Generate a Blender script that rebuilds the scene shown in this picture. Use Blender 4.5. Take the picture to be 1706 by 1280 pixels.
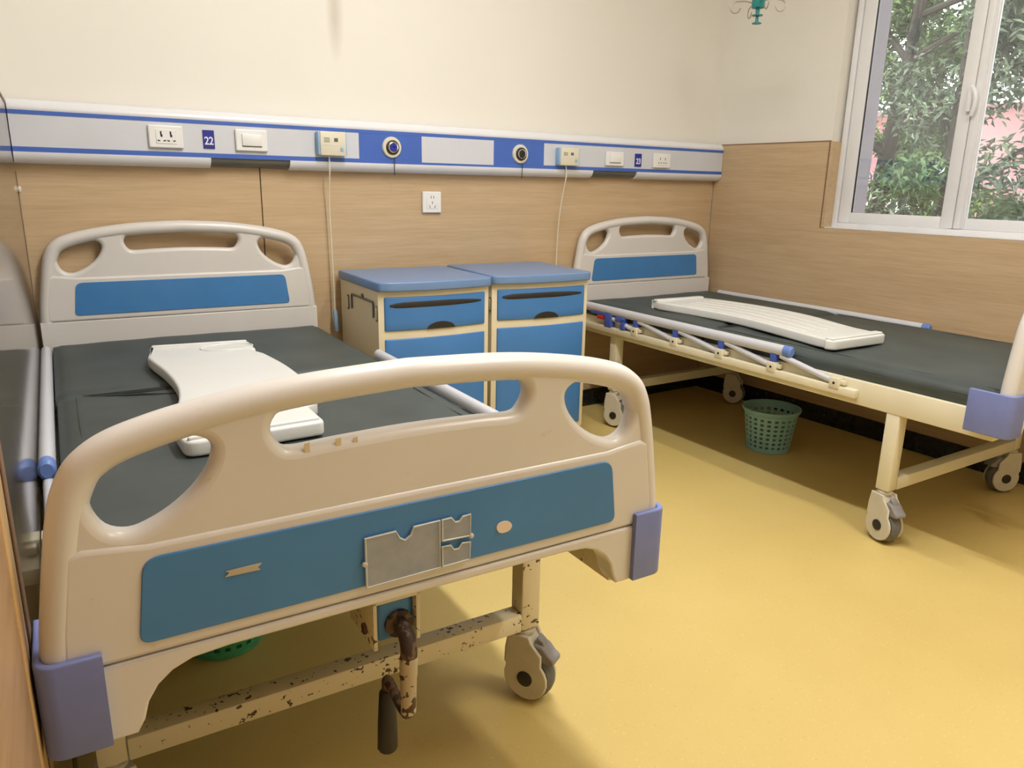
import bpy, bmesh, math, random
from mathutils import Vector, Matrix, Euler
random.seed(7)
for o in list(bpy.data.objects): bpy.data.objects.remove(o, do_unlink=True)
S = bpy.context.scene
C = S.collection
R = math.radians

# ------------------------------------------------------------------ camera
cd = bpy.data.cameras.new('camera'); cam = bpy.data.objects.new('camera', cd); C.objects.link(cam)
cd.sensor_width = 36.0; cd.lens = 36.0 * 1255.07 / 1706.0; cd.clip_start = 0.02
YAW, PITCH, ROLL = 33.7117, -14.8848, 1.1179
y_, p_, r_ = R(YAW), R(PITCH), R(ROLL)
fw = Vector((math.sin(y_) * math.cos(p_), math.cos(y_) * math.cos(p_), math.sin(p_)))
rt = Vector((math.cos(y_), -math.sin(y_), 0)); up = rt.cross(fw)
rt2 = rt * math.cos(r_) + up * math.sin(r_); up2 = up * math.cos(r_) - rt * math.sin(r_)
M = Matrix((rt2, up2, -fw)).transposed().to_4x4()
M.translation = Vector((-0.04836, -2.87219, 1.09125))
cam.matrix_world = M
S.camera = cam

# ------------------------------------------------------------------ world, sun, exposure
w = bpy.data.worlds.new('sky'); S.world = w; w.use_nodes = True
bg = w.node_tree.nodes['Background']; bg.inputs[0].default_value = (0.93, 0.97, 1.0, 1); bg.inputs[1].default_value = 4.0
sd = bpy.data.lights.new('sun', 'SUN'); sd.energy = 5.0; sd.angle = R(4); sd.color = (1, .95, .86)
sun = bpy.data.objects.new('sun', sd); C.objects.link(sun)
sun.rotation_euler = Vector((0.75, 0.25, -0.9)).to_track_quat('-Z', 'Y').to_euler()
S.view_settings.view_transform = 'Standard'; S.view_settings.look = 'None'
S.view_settings.gamma = 1.0; S.view_settings.use_curve_mapping = False
S.view_settings.exposure = -0.09
LAMP_W = 47.0          # main tube over the beds
FILL_W = 36.0         # unseen fill tube, added to brighten the footboard front and floor

# ------------------------------------------------------------------ materials
def nt(name):
    m = bpy.data.materials.new(name); m.use_nodes = True
    t = m.node_tree; return m, t, t.nodes['Principled BSDF']
def noise(t, scale, vec=(1, 1, 1), detail=4, rough=.55, coord='Object', dist=0):
    tc = t.nodes.new('ShaderNodeTexCoord'); mp = t.nodes.new('ShaderNodeMapping'); n = t.nodes.new('ShaderNodeTexNoise')
    mp.inputs['Scale'].default_value = vec
    t.links.new(tc.outputs[coord], mp.inputs[0]); t.links.new(mp.outputs[0], n.inputs['Vector'])
    n.inputs['Scale'].default_value = scale; n.inputs['Detail'].default_value = detail
    n.inputs['Roughness'].default_value = rough; n.inputs['Distortion'].default_value = dist
    return n
def ramp(t, src, stops):
    r = t.nodes.new('ShaderNodeValToRGB'); e = r.color_ramp.elements
    e[0].position, e[0].color = stops[0][0], (*stops[0][1], 1)
    e[1].position, e[1].color = stops[-1][0], (*stops[-1][1], 1)
    for p, c in stops[1:-1]:
        k = e.new(p); k.color = (*c, 1)
    t.links.new(src, r.inputs[0]); return r
def bump(t, bs, src, strength, dist=.001):
    b = t.nodes.new('ShaderNodeBump'); b.inputs['Strength'].default_value = strength; b.inputs['Distance'].default_value = dist
    t.links.new(src, b.inputs['Height']); t.links.new(b.outputs[0], bs.inputs['Normal'])
def mixc(t, fac, a, b):
    m = t.nodes.new('ShaderNodeMix'); m.data_type = 'RGBA'
    t.links.new(fac, m.inputs[0])
    for i, v in ((6, a), (7, b)):
        if isinstance(v, tuple): m.inputs[i].default_value = (*v, 1)
        else: t.links.new(v, m.inputs[i])
    return m.outputs[2]
def plain(name, col, rough=.45, var=.06, scale=6, metal=0, spec=.5, bmp=0, bscale=200):
    m, t, b = nt(name)
    n = noise(t, scale)
    c0 = tuple(max(0, c * (1 - var)) for c in col); c1 = tuple(min(1, c * (1 + var)) for c in col)
    r = ramp(t, n.outputs[0], [(.3, c0), (.7, c1)])
    t.links.new(r.outputs[0], b.inputs['Base Color'])
    b.inputs['Roughness'].default_value = rough; b.inputs['Metallic'].default_value = metal
    b.inputs['Specular IOR Level'].default_value = spec
    if bmp: bump(t, b, noise(t, bscale).outputs[0], bmp)
    return m
def wood(name, vec, a=(.50, .355, .205), c=(.62, .46, .285), rough=.42):
    m, t, b = nt(name)
    n1 = noise(t, 1.0, vec, 5, .6, dist=.4); n2 = noise(t, 3.1, tuple(v * 1.7 for v in vec), 3, .6)
    n3 = noise(t, .8, (1, 1, 1), 2)
    base = ramp(t, n1.outputs[0], [(.30, a), (.5, tuple((x + y) / 2 for x, y in zip(a, c))), (.70, c)]).outputs[0]
    fine = ramp(t, n2.outputs[0], [(.35, tuple(x * .9 for x in a)), (.65, c)]).outputs[0]
    mm = t.nodes.new('ShaderNodeMix'); mm.data_type = 'RGBA'; mm.inputs[0].default_value = .35
    t.links.new(base, mm.inputs[6]); t.links.new(fine, mm.inputs[7])
    t.links.new(mm.outputs[2], b.inputs['Base Color'])
    b.inputs['Roughness'].default_value = rough; b.inputs['Specular IOR Level'].default_value = .35
    bump(t, b, n1.outputs[0], .05)
    return m
def chipped(name, col, rust, thr=.66, scale=60, rough=.4):
    m, t, b = nt(name)
    n = noise(t, scale, detail=3, rough=.5); n2 = noise(t, 7, detail=2)
    ml = t.nodes.new('ShaderNodeMath'); ml.operation = 'MULTIPLY'
    ad = t.nodes.new('ShaderNodeMath'); ad.operation = 'ADD'; ad.inputs[1].default_value = .5
    t.links.new(n2.outputs[0], ad.inputs[0]); t.links.new(n.outputs[0], ml.inputs[0]); t.links.new(ad.outputs[0], ml.inputs[1])
    f = ramp(t, ml.outputs[0], [(thr, (0, 0, 0)), (thr + .015, (1, 1, 1))]).outputs[0]
    t.links.new(mixc(t, f, col, rust), b.inputs['Base Color'])
    b.inputs['Roughness'].default_value = rough
    bump(t, b, ml.outputs[0], .15)
    return m
def clear(name, rough=.03, ior=1.5, tint=(1, 1, 1), refl=1.0, dust=0.0):
    m = bpy.data.materials.new(name); m.use_nodes = True; t = m.node_tree
    for n in list(t.nodes): t.nodes.remove(n)
    o = t.nodes.new('ShaderNodeOutputMaterial'); mx = t.nodes.new('ShaderNodeMixShader')
    tr = t.nodes.new('ShaderNodeBsdfTransparent'); gl = t.nodes.new('ShaderNodeBsdfGlossy'); fr = t.nodes.new('ShaderNodeFresnel')
    tr.inputs[0].default_value = (*tint, 1); gl.inputs['Roughness'].default_value = rough; fr.inputs[0].default_value = ior
    gl.inputs['Color'].default_value = (1, 1, 1, 1)
    ml = t.nodes.new('ShaderNodeMath'); ml.operation = 'MULTIPLY'; ml.inputs[1].default_value = refl
    t.links.new(fr.outputs[0], ml.inputs[0]); t.links.new(ml.outputs[0], mx.inputs[0]); t.links.new(gl.outputs[0], mx.inputs[2])
    if dust:
        d = t.nodes.new('ShaderNodeMixShader'); df = t.nodes.new('ShaderNodeBsdfTranslucent'); df.inputs[0].default_value = (.85, .85, .82, 1)
        r = ramp(t, noise(t, 4, detail=6).outputs[0], [(.3, (dust * .6,) * 3), (.7, (dust * 1.3,) * 3)])
        t.links.new(r.outputs[0], d.inputs[0]); t.links.new(tr.outputs[0], d.inputs[1]); t.links.new(df.outputs[0], d.inputs[2]); t.links.new(d.outputs[0], mx.inputs[1])
    else: t.links.new(tr.outputs[0], mx.inputs[1])
    t.links.new(mx.outputs[0], o.inputs[0])
    return m, t, gl
def emit(name, col, s):
    m, t, b = nt(name)
    b.inputs['Base Color'].default_value = (.9, .9, .9, 1)
    b.inputs['Emission Color'].default_value = (*col, 1); b.inputs['Emission Strength'].default_value = s
    return m

MT = {}
MT['wood_x'] = wood('wood_laminate_back', (1.2, 20, 26))
MT['wood_y'] = wood('wood_laminate_side', (20, 1.2, 26))
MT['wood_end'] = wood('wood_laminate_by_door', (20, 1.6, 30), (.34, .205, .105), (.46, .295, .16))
MT['wood_edge'] = plain('wood_edge', (.23, .13, .07), .5)
MT['trim_wood'] = plain('pale_trim', (.62, .40, .18), .4)
MT['seal'] = plain('dull_sealant', (.42, .33, .23), .6)
MT['groove'] = plain('dark_groove', (.10, .055, .035), .7)
MT['ceiling'] = plain('ceiling_paint', (.80, .79, .76), .9)
MT['paint'] = plain('cream_paint', (.81, .785, .72), .75, .02, 2)
# cream wall with a drip stain high up
def paint_stain():
    m, t, b = nt('cream_paint_back')
    n = noise(t, 2); base = ramp(t, n.outputs[0], [(.3, (.80, .775, .71)), (.7, (.82, .795, .73))]).outputs[0]
    tc = t.nodes.new('ShaderNodeTexCoord'); mp = t.nodes.new('ShaderNodeMapping'); g = t.nodes.new('ShaderNodeTexGradient'); g.gradient_type = 'SPHERICAL'
    mp.inputs['Location'].default_value = (-1.062 / .035, 0, -1.685 / .18); mp.inputs['Scale'].default_value = (1 / .035, 0, 1 / .18)
    t.links.new(tc.outputs['Object'], mp.inputs[0]); t.links.new(mp.outputs[0], g.inputs[0])
    f = ramp(t, g.outputs[0], [(0, (0, 0, 0)), (.8, (.45, .45, .45))]).outputs[0]
    t.links.new(mixc(t, f, base, (.42, .36, .27)), b.inputs['Base Color']); b.inputs['Roughness'].default_value = .75
    return m
MT['paint_back'] = paint_stain()
# yellow speckled vinyl floor
def floor_mat():
    m, t, b = nt('yellow_vinyl')
    n = noise(t, 1.6, detail=3); base = ramp(t, n.outputs[0], [(.3, (.63, .475, .165)), (.7, (.69, .53, .195))]).outputs[0]
    v = noise(t, 130, detail=1); f = ramp(t, v.outputs[0], [(.66, (0, 0, 0)), (.72, (.30, .30, .30))]).outputs[0]
    k = noise(t, 90, detail=1); f2 = ramp(t, k.outputs[0], [(.67, (0, 0, 0)), (.73, (.15, .15, .15))]).outputs[0]
    c = mixc(t, f, base, (.80, .68, .40)); c = mixc(t, f2, c, (.36, .22, .06))
    t.links.new(c, b.inputs['Base Color'])
    rr = ramp(t, noise(t, 3).outputs[0], [(.3, (.34, .34, .34)), (.7, (.44, .44, .44))]); t.links.new(rr.outputs[0], b.inputs['Roughness'])
    b.inputs['Specular IOR Level'].default_value = .4
    bump(t, b, noise(t, 160, detail=2).outputs[0], .06)
    return m
MT['floor'] = floor_mat()
def marble():
    m, t, b = nt('black_marble')
    n = noise(t, 22, detail=6, dist=1.5); r = ramp(t, n.outputs[0], [(.5, (.012, .013, .014)), (.68, (.03, .035, .035)), (.74, (.17, .17, .16))])
    t.links.new(r.outputs[0], b.inputs['Base Color']); b.inputs['Roughness'].default_value = .22
    return m
MT['marble'] = marble()
def ivory():
    m, t, b = nt('ivory_plastic')
    n = noise(t, 4); base = ramp(t, n.outputs[0], [(.3, (.67, .645, .615)), (.7, (.71, .685, .655))]).outputs[0]
    sc = noise(t, 26, (1, 1, 2.2), 3); f = ramp(t, sc.outputs[0], [(.70, (0, 0, 0)), (.76, (.35, .35, .35))]).outputs[0]
    t.links.new(mixc(t, f, base, (.60, .47, .25)), b.inputs['Base Color'])
    b.inputs['Roughness'].default_value = .30
    bump(t, b, noise(t, 300).outputs[0], .03)
    return m
MT['ivory'] = ivory()
MT['blue'] = plain('blue_inlay', (.055, .215, .50), .33, .06, 8)
MT['bumper'] = plain('periwinkle_rubber', (.185, .225, .50), .5, .08, 10)
MT['cream_metal'] = plain('cream_enamel', (.76, .71, .53), .38, .04, 5)
MT['chip_metal'] = chipped('chipped_cream_enamel', (.74, .67, .48), (.085, .05, .03), .675, 95)
MT['mattress'] = plain('dark_green_cover', (.056, .071, .068), .55, .16, 5, bmp=.12, bscale=420)
MT['seam'] = plain('mattress_seam', (.012, .015, .014), .7)
MT['tray'] = plain('white_plastic', (.77, .78, .755), .34, .02)
MT['tube'] = plain('anodised_tube', (.66, .68, .74), .32, .03, 4, .15)
MT['rail_blue'] = plain('rail_blue', (.07, .12, .52), .4)
MT['red'] = plain('red_button', (.55, .03, .02), .4)
MT['cap_blue'] = plain('cap_blue', (.14, .24, .58), .4)
MT['caster'] = plain('caster_shell', (.62, .58, .47), .45, .08, 20)
MT['rubber'] = plain('grey_rubber', (.14, .14, .135), .6, .12, 30)
MT['dark'] = plain('dark_plastic', (.02, .017, .015), .5)
MT['pedal'] = plain('brake_pedal', (.24, .23, .23), .5)
MT['rust'] = chipped('rusty_crank', (.50, .42, .30), (.06, .03, .015), .585, 60)
MT['rust_dark'] = chipped('rusted_knuckle', (.14, .085, .05), (.04, .022, .015), .5, 70, .6)
MT['grip'] = plain('black_grip', (.016, .014, .013), .45)
MT['cab_cream'] = plain('cabinet_cream', (.74, .66, .47), .4, .03)
MT['cab_blue'] = plain('cabinet_blue', (.055, .20, .50), .36, .04)
MT['cab_top'] = plain('cabinet_top_blue_sheen', (.16, .27, .49), .33, .04)  # blue paled and greyed to stand in for light reflected off the top
MT['trunk_white'] = plain('trunking_white', (.76, .77, .80), .3, .015)
MT['trunk_face'] = plain('trunking_face', (.635, .655, .71), .38, .02)
MT['trunk_blue'] = plain('trunking_blue', (.055, .135, .50), .38, .03)
MT['lens'] = plain('smoked_lens', (.12, .12, .11), .25)
MT['white_plate'] = plain('white_plate', (.82, .82, .81), .3, .01)
MT['beige'] = plain('beige_plastic', (.72, .68, .54), .4, .02)
MT['pale_blue'] = plain('pale_blue_plastic', (.28, .45, .66), .4)
MT['number_blue'] = plain('number_blue', (.02, .028, .30), .35)
MT['chrome'] = plain('chrome', (.6, .6, .6), .2, .02, 5, 1)
MT['upvc'] = plain('white_upvc', (.79, .80, .82), .35, .03, 5)
MT['outer'] = plain('outer_render', (.24, .21, .23), .8)
MT['teal'] = plain('teal_plastic', (.015, .22, .22), .35)
MT['steel'] = plain('steel_wire', (.42, .37, .32), .3, .05, 5, .8)
MT['bin_teal'] = plain('bin_teal', (.25, .47, .46), .4)
MT['bin_green'] = plain('bin_green', (.08, .42, .2), .4)
MT['pink'] = plain('pink_render', (.84, .46, .46), .85, .05)
MT['white_ext'] = plain('white_exterior', (.80, .79, .76), .8)
MT['ext_glass'] = plain('far_glass', (.05, .06, .07), .15)
MT['bark'] = plain('bark', (.035, .028, .022), .9, .3, 14, bmp=.5, bscale=40)
MT['ground'] = plain('paving', (.35, .34, .32), .9, .1)
MT['tape'] = plain('paper_tape', (.50, .44, .34), .7)
MT['residue'] = plain('white_residue', (.80, .66, .54), .7)
MT['stain_tape'] = plain('old_tape_mark', (.64, .54, .34), .45)
MT['lamp_body'] = plain('lamp_body', (.8, .8, .8), .5)
MT['lamp_tube'] = emit('lamp_tube', (1, .97, .9), 6)
def leafmat(name, a, b_, c):
    m, t, b = nt(name)
    n = noise(t, 2.4, detail=5); r = ramp(t, n.outputs[0], [(.32, a), (.52, b_), (.7, c)])
    t.links.new(r.outputs[0], b.inputs['Base Color']); b.inputs['Roughness'].default_value = .35
    b.inputs['Transmission Weight'].default_value = 0.0
    return m
MT['leaf'] = leafmat('leaf_green', (.05, .095, .035), (.105, .18, .06), (.26, .38, .11))
MT['leaf2'] = leafmat('leaf_grey', (.065, .09, .06), (.115, .155, .10), (.20, .26, .16))
sheet, st, sgl = clear('clear_sheet', .075, 1.45, (.97, .96, .95), .80)
_n = noise(st, 5, (1, 1, 1), 4); _b = st.nodes.new('ShaderNodeBump'); _b.inputs['Strength'].default_value = .03; _b.inputs['Distance'].default_value = .004
st.links.new(_n.outputs[0], _b.inputs['Height']); st.links.new(_b.outputs[0], sgl.inputs['Normal'])
MT['sheet'] = sheet
MT['glass'] = clear('window_glass', .01, 1.5, (.95, .96, .96), 1.0, .035)[0]
def frosted():
    m = bpy.data.materials.new('frosted_pocket'); m.use_nodes = True; t = m.node_tree
    b = t.nodes['Principled BSDF']; b.inputs['Base Color'].default_value = (.62, .62, .60, 1); b.inputs['Roughness'].default_value = .35
    n = noise(t, 30); r = ramp(t, n.outputs[0], [(.3, (.34, .34, .34)), (.7, (.42, .42, .42))]); t.links.new(r.outputs[0], b.inputs['Alpha'])
    return m
MT['pocket'] = frosted()
MT['pocket_rim'] = plain('pocket_rim', (.55, .56, .53), .3)

# ------------------------------------------------------------------ helpers
def finish(name, me, mat, parent=None, smooth=38):
    if isinstance(mat, str): mat = MT[mat]
    if mat: me.materials.append(mat)
    if smooth:
        me.shade_smooth(); me.set_sharp_from_angle(angle=R(smooth))
    o = bpy.data.objects.new(name, me); C.objects.link(o)
    if parent: o.parent = parent
    return o
def obj(name, bm, mat, parent=None, smooth=38):
    me = bpy.data.meshes.new(name); bmesh.ops.recalc_face_normals(bm, faces=bm.faces[:]); bm.to_mesh(me); bm.free()
    return finish(name, me, mat, parent, smooth)
def NB(): return bmesh.new()
def box(bm, x0, x1, y0, y1, z0, z1, bev=0, seg=2, mat=None):
    b2 = bmesh.new(); bmesh.ops.create_cube(b2, size=1)
    for v in b2.verts:
        v.co = Vector(((x0 + x1) / 2 + v.co.x * (x1 - x0), (y0 + y1) / 2 + v.co.y * (y1 - y0), (z0 + z1) / 2 + v.co.z * (z1 - z0)))
    if bev: bmesh.ops.bevel(b2, geom=b2.edges[:], offset=bev, segments=seg, profile=.5, affect='EDGES')
    if mat is not None: b2.transform(mat)
    merge(bm, b2)
def merge(bm, b2):
    me = bpy.data.meshes.new('tmp'); b2.to_mesh(me); b2.free(); bm.from_mesh(me); bpy.data.meshes.remove(me)
def sweep(bm, pts, rad, n=10, cap=True, ry=None, upv=None):
    """tube along a point list; ry gives an elliptical second radius"""
    pts = [Vector(p) for p in pts]; rings = []
    ref = Vector(upv) if upv else None
    for i, p in enumerate(pts):
        d = (pts[min(i + 1, len(pts) - 1)] - pts[max(i - 1, 0)]).normalized()
        if ref is not None: a = ref - d * ref.dot(d)
        else:
            if i == 0: a = d.orthogonal()
            else: a = prev - d * prev.dot(d)
        a.normalize(); prev = a; b = d.cross(a)
        r = rad[i] if isinstance(rad, (list, tuple)) else rad
        r2 = r if ry is None else ry
        rings.append([bm.verts.new(p + a * r * math.cos(2 * math.pi * k / n) + b * r2 * math.sin(2 * math.pi * k / n)) for k in range(n)])
    for i in range(len(rings) - 1):
        for k in range(n): bm.faces.new((rings[i][k], rings[i][(k + 1) % n], rings[i + 1][(k + 1) % n], rings[i + 1][k]))
    if cap: bm.faces.new(rings[0][::-1]); bm.faces.new(rings[-1])
def lathe(bm, prof, n=24, origin=(0, 0, 0), axis=(0, 0, 1), cap=True):
    ax = Vector(axis).normalized(); q = Vector((0, 0, 1)).rotation_difference(ax); o = Vector(origin); rings = []
    for r, h in prof:
        rings.append([bm.verts.new(o + q @ Vector((r * math.cos(2 * math.pi * k / n), r * math.sin(2 * math.pi * k / n), h))) for k in range(n)])
    for i in range(len(rings) - 1):
        for k in range(n): bm.faces.new((rings[i][k], rings[i][(k + 1) % n], rings[i + 1][(k + 1) % n], rings[i + 1][k]))
    if cap: bm.faces.new(rings[0][::-1]); bm.faces.new(rings[-1])
def cyl(bm, a, b, r, n=14): sweep(bm, [a, b], r, n)
def smooth_loop(pts, cyc=True, sub=5):
    out = []; n = len(pts)
    for i in range(n if cyc else n - 1):
        g = lambda k: pts[k % n] if cyc else pts[max(0, min(n - 1, k))]
        p0, p1, p2, p3 = g(i - 1), g(i), g(i + 1), g(i + 2)
        for s in range(sub):
            t = s / sub
            out.append(tuple(.5 * (2 * b + (c - a) * t + (2 * a - 5 * b + 4 * c - d) * t * t + (3 * b - a - 3 * c + d) * t ** 3) for a, b, c, d in zip(p0, p1, p2, p3)))
    if not cyc: out.append(tuple(pts[-1]))
    return out
def round_poly(pts, rad, seg=5):
    out = []; n = len(pts)
    for i in range(n):
        p = Vector(pts[i]); a = Vector(pts[i - 1]) - p; b = Vector(pts[(i + 1) % n]) - p
        r = min(rad[i] if isinstance(rad, (list, tuple)) else rad, a.length * .45, b.length * .45)
        if r <= 1e-6: out.append(tuple(p)); continue
        q0 = p + a.normalized() * r; q1 = p + b.normalized() * r
        for s in range(seg + 1):
            t = s / seg; out.append(tuple((1 - t) ** 2 * q0 + 2 * t * (1 - t) * p + t * t * q1))
    return out
def slab(bm, loops, thick, bev, seg=3, mat=None):
    """filled 2D outline (first loop) with holes, rounded edges; local x,y outline, z from -thick/2 to thick/2"""
    cu = bpy.data.curves.new('c', 'CURVE'); cu.dimensions = '2D'; cu.fill_mode = 'BOTH'
    for lp in loops:
        s = cu.splines.new('POLY'); s.points.add(len(lp) - 1); s.use_cyclic_u = True
        for k, p in enumerate(lp): s.points[k].co = (p[0], p[1], 0, 1)
    cu.extrude = thick / 2 - bev; cu.bevel_depth = bev; cu.bevel_resolution = seg; cu.offset = -bev
    o = bpy.data.objects.new('c', cu); C.objects.link(o)
    dg = bpy.context.evaluated_depsgraph_get(); me = bpy.data.meshes.new_from_object(o.evaluated_get(dg))
    if mat is not None: me.transform(mat)
    bm.from_mesh(me); bpy.data.objects.remove(o); bpy.data.curves.remove(cu); bpy.data.meshes.remove(me)
def tag(o, label, cat, group=None, kind=None):
    if label: o['label'] = label
    if cat: o['category'] = cat
    if group: o['group'] = group
    if kind: o['kind'] = kind
    return o
def struct(o): o['kind'] = 'structure'; return o
def empty(name, loc=(0, 0, 0), rz=0, label=None, cat=None, group=None):
    o = bpy.data.objects.new(name, None); C.objects.link(o); o.location = loc; o.rotation_euler = (0, 0, rz); o.empty_display_size = .1
    return tag(o, label, cat, group)
XZ = Matrix(((1, 0, 0, 0), (0, 0, -1, 0), (0, 1, 0, 0), (0, 0, 0, 1)))   # outline x,y -> x,z ; thickness along y (front = -y is local +z)

# ================================================================== ROOM
W = 3.131; H = 2.8; FR = -4.7; LS = .0451; LX = .001
def lx(y): return LX + LS * y
b = NB(); box(b, -.75, 3.55, FR - .2, .2, -.12, 0); struct(obj('floor', b, 'floor'))
b = NB(); box(b, -.75, 3.55, FR - .2, .2, H, H + .12); struct(obj('ceiling', b, 'ceiling'))
b = NB(); box(b, -.75, 3.55, .012, .2, 0, H); wb = struct(obj('wall_back', b, 'paint_back'))
for x0, x1 in ((-.05, .749), (.753, W)):
    b = NB(); box(b, x0, x1, 0, .014, .085, 1.30, .0012, 1); obj('wood_panel', b, 'wood_x', wb)
b = NB(); box(b, -.05, W, .006, .02, .085, 1.30); obj('panel_backing', b, 'groove', wb)
b = NB(); box(b, -.05, W, -.006, .02, 0, .085, .002, 1); struct(obj('baseboard_back', b, 'marble'))
# left wall (slightly out of square) ------------------------------------------------
def shear(b):
    for v in b.verts: v.co.x += lx(v.co.y)
b = NB(); box(b, -.3, -.014, FR, .012, 0, H); shear(b); wl = struct(obj('wall_left', b, 'paint'))
b = NB(); box(b, -.015, 0, -1.95, .004, .085, 1.295); shear(b); obj('wood_panel', b, 'wood_y', wl)
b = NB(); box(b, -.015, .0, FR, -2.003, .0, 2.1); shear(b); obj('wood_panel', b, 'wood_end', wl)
b = NB(); box(b, -.018, .003, -1.93, 0, 1.293, 1.305, .002, 1); shear(b); obj('panel_cap', b, 'wood_edge', wl)
b = NB(); box(b, -.012, .002, -1.93, .0, 0, .085); shear(b); struct(obj('baseboard_left', b, 'marble'))
b = NB(); box(b, -.014, .0015, -2.005, -1.952, 0, 2.1, .001); shear(b); struct(obj('trim_1', b, 'trim_wood'))
b = NB(); box(b, .0008, .0022, -1.896, -.012, .10, 1.288); shear(b)
cs = obj('wall_cover_sheet', b, 'sheet', None, 0)
tag(cs, 'glossy clear plastic sheet covering the wood wall beside the near bed', 'wall cover')
b = NB(); box(b, .0005, .0026, -1.925, -1.895, .08, 1.29, .0005, 1); shear(b); obj('edge_strip', b, 'wood_edge', cs)
b = NB(); sweep(b, [(lx(-.004) + .004, -.004, z) for z in (.1, .5, .9, 1.1)], .0015, 6); obj('corner_seal', b, 'seal', cs)
b = NB(); sweep(b, [(lx(-.01) + .006, -.006, z) for z in (1.036, 1.042, 1.05, 1.056)], [.002, .006, .006, .002], 8); obj('sealant_blob', b, 'beige', cs)
# right wall with the window opening -------------------------------------------------
WY0, WY1, WZ0, WZ1 = -.672, -1.86, .921, 2.2
b = NB()
box(b, W + .012, W + .25, WY0, .2, 0, H); box(b, W + .012, W + .25, FR, WY1, 0, H)
box(b, W + .012, W + .25, WY1, WY0, 0, WZ0); box(b, W + .012, W + .25, WY1, WY0, WZ1, H)
bmesh.ops.remove_doubles(b, verts=b.verts[:], dist=1e-5)
wr = struct(obj('wall_right', b, 'paint'))
b = NB(); slab(b, [[(-.002, .085), (-.002, 1.305), (WY0, 1.305), (WY0, WZ0 - .002), (FR, WZ0 - .002), (FR, .085)]], .014, .001, 1, Matrix.Translation((W + .007, 0, 0)) @ Matrix(((0, 0, 1, 0), (1, 0, 0, 0), (0, 1, 0, 0), (0, 0, 0, 1)))); obj('wood_panel', b, 'wood_y', wr)
b = NB(); box(b, W + .001, W + .066, WY0 - .014, WY0 + .001, WZ0, 1.305, .001, 1); obj('reveal_panel', b, 'wood_y', wr)
b = NB(); box(b, W - .001, W + .004, WY0 - .003, WY0 + .003, WZ0, 1.305); obj('panel_edge', b, 'wood_edge', wr)
b = NB(); box(b, W - .001, W + .012, WY0, -.01, 1.304, 1.309); obj('panel_cap', b, 'wood_edge', wr)
b = NB(); box(b, W - .008, W + .02, FR, .0, 0, .085, .002, 1); struct(obj('baseboard_right', b, 'marble'))
b = NB(); box(b, W + .127, W + .252, WY0 - .055, WY0 + .004, WZ0 - .05, WZ1); obj('outer_reveal', b, 'outer', wr)
b = NB(); box(b, W + .10, W + .34, WY1 - .2, WY0 + .2, WZ0 - .07, WZ0 - .004); obj('outer_sill', b, 'outer', wr)
# wall behind the camera
b = NB(); box(b, -.75, 3.55, FR - .2, FR, 0, H); struct(obj('wall_front', b, 'paint'))

# window ---------------------------------------------------------------------------
def frame_bm(y0, y1, z0, z1, x0, x1, wl_, wr_, wb_, wt_, bev=.003):
    b = NB()
    box(b, x0, x1, y0 - wl_, y0, z0, z1, bev); box(b, x0, x1, y1, y1 + wr_, z0, z1, bev)
    box(b, x0, x1, y1 + wr_, y0 - wl_, z0, z0 + wb_, bev); box(b, x0, x1, y1 + wr_, y0 - wl_, z1 - wt_, z1, bev)
    return b
win = empty('window_1', (W + .06, -1.26, WZ0)); win['kind'] = 'structure'
win.location = (0, 0, 0)
obj('frame', frame_bm(WY0 - .014, WY1, WZ0 + .002, WZ1, W + .062, W + .125, .026, .026, .022, .03), 'upvc', win)
s1 = obj('sash', frame_bm(-.716, -1.235, WZ0 + .026, WZ1 - .03, W + .066, W + .092, .056, .050, .046, .05), 'upvc', win)
b = NB(); box(b, W + .077, W + .081, -1.19, -.77, WZ0 + .07, WZ1 - .08); obj('pane', b, 'glass', s1, 0)
obj('gasket', frame_bm(-.768, -1.189, WZ0 + .068, WZ1 - .076, W + .074, W + .084, .007, .004, .004, .004, .0005), 'dark', s1)
s2 = obj('sash', frame_bm(-1.205, WY1 + .022, WZ0 + .024, WZ1 - .03, W + .096, W + .120, .062, .050, .044, .05), 'upvc', win)
b = NB(); box(b, W + .106, W + .110, WY1 + .07, -1.26, WZ0 + .066, WZ1 - .08); obj('pane', b, 'glass', s2, 0)
b = NB(); box(b, W + .068, W + .122, -1.262, -1.238, WZ0 + .026, WZ1 - .03, .002); obj('meeting_stile', b, 'upvc', win)
b = NB(); box(b, W + .046, W + .068, -1.24, -1.222, 1.40, 1.50, .004)
sweep(b, smooth_loop([(W + .05, -1.236, 1.49), (W + .04, -1.256, 1.46), (W + .042, -1.258, 1.42), (W + .05, -1.246, 1.385)], False), .0085, 8)
obj('latch', b, 'upvc', s1)
b = NB(); box(b, W + .012, W + .066, WY1, WY0 - .014, WZ0 - .0015, WZ0 + .004); obj('inner_sill', b, 'upvc', win)

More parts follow.
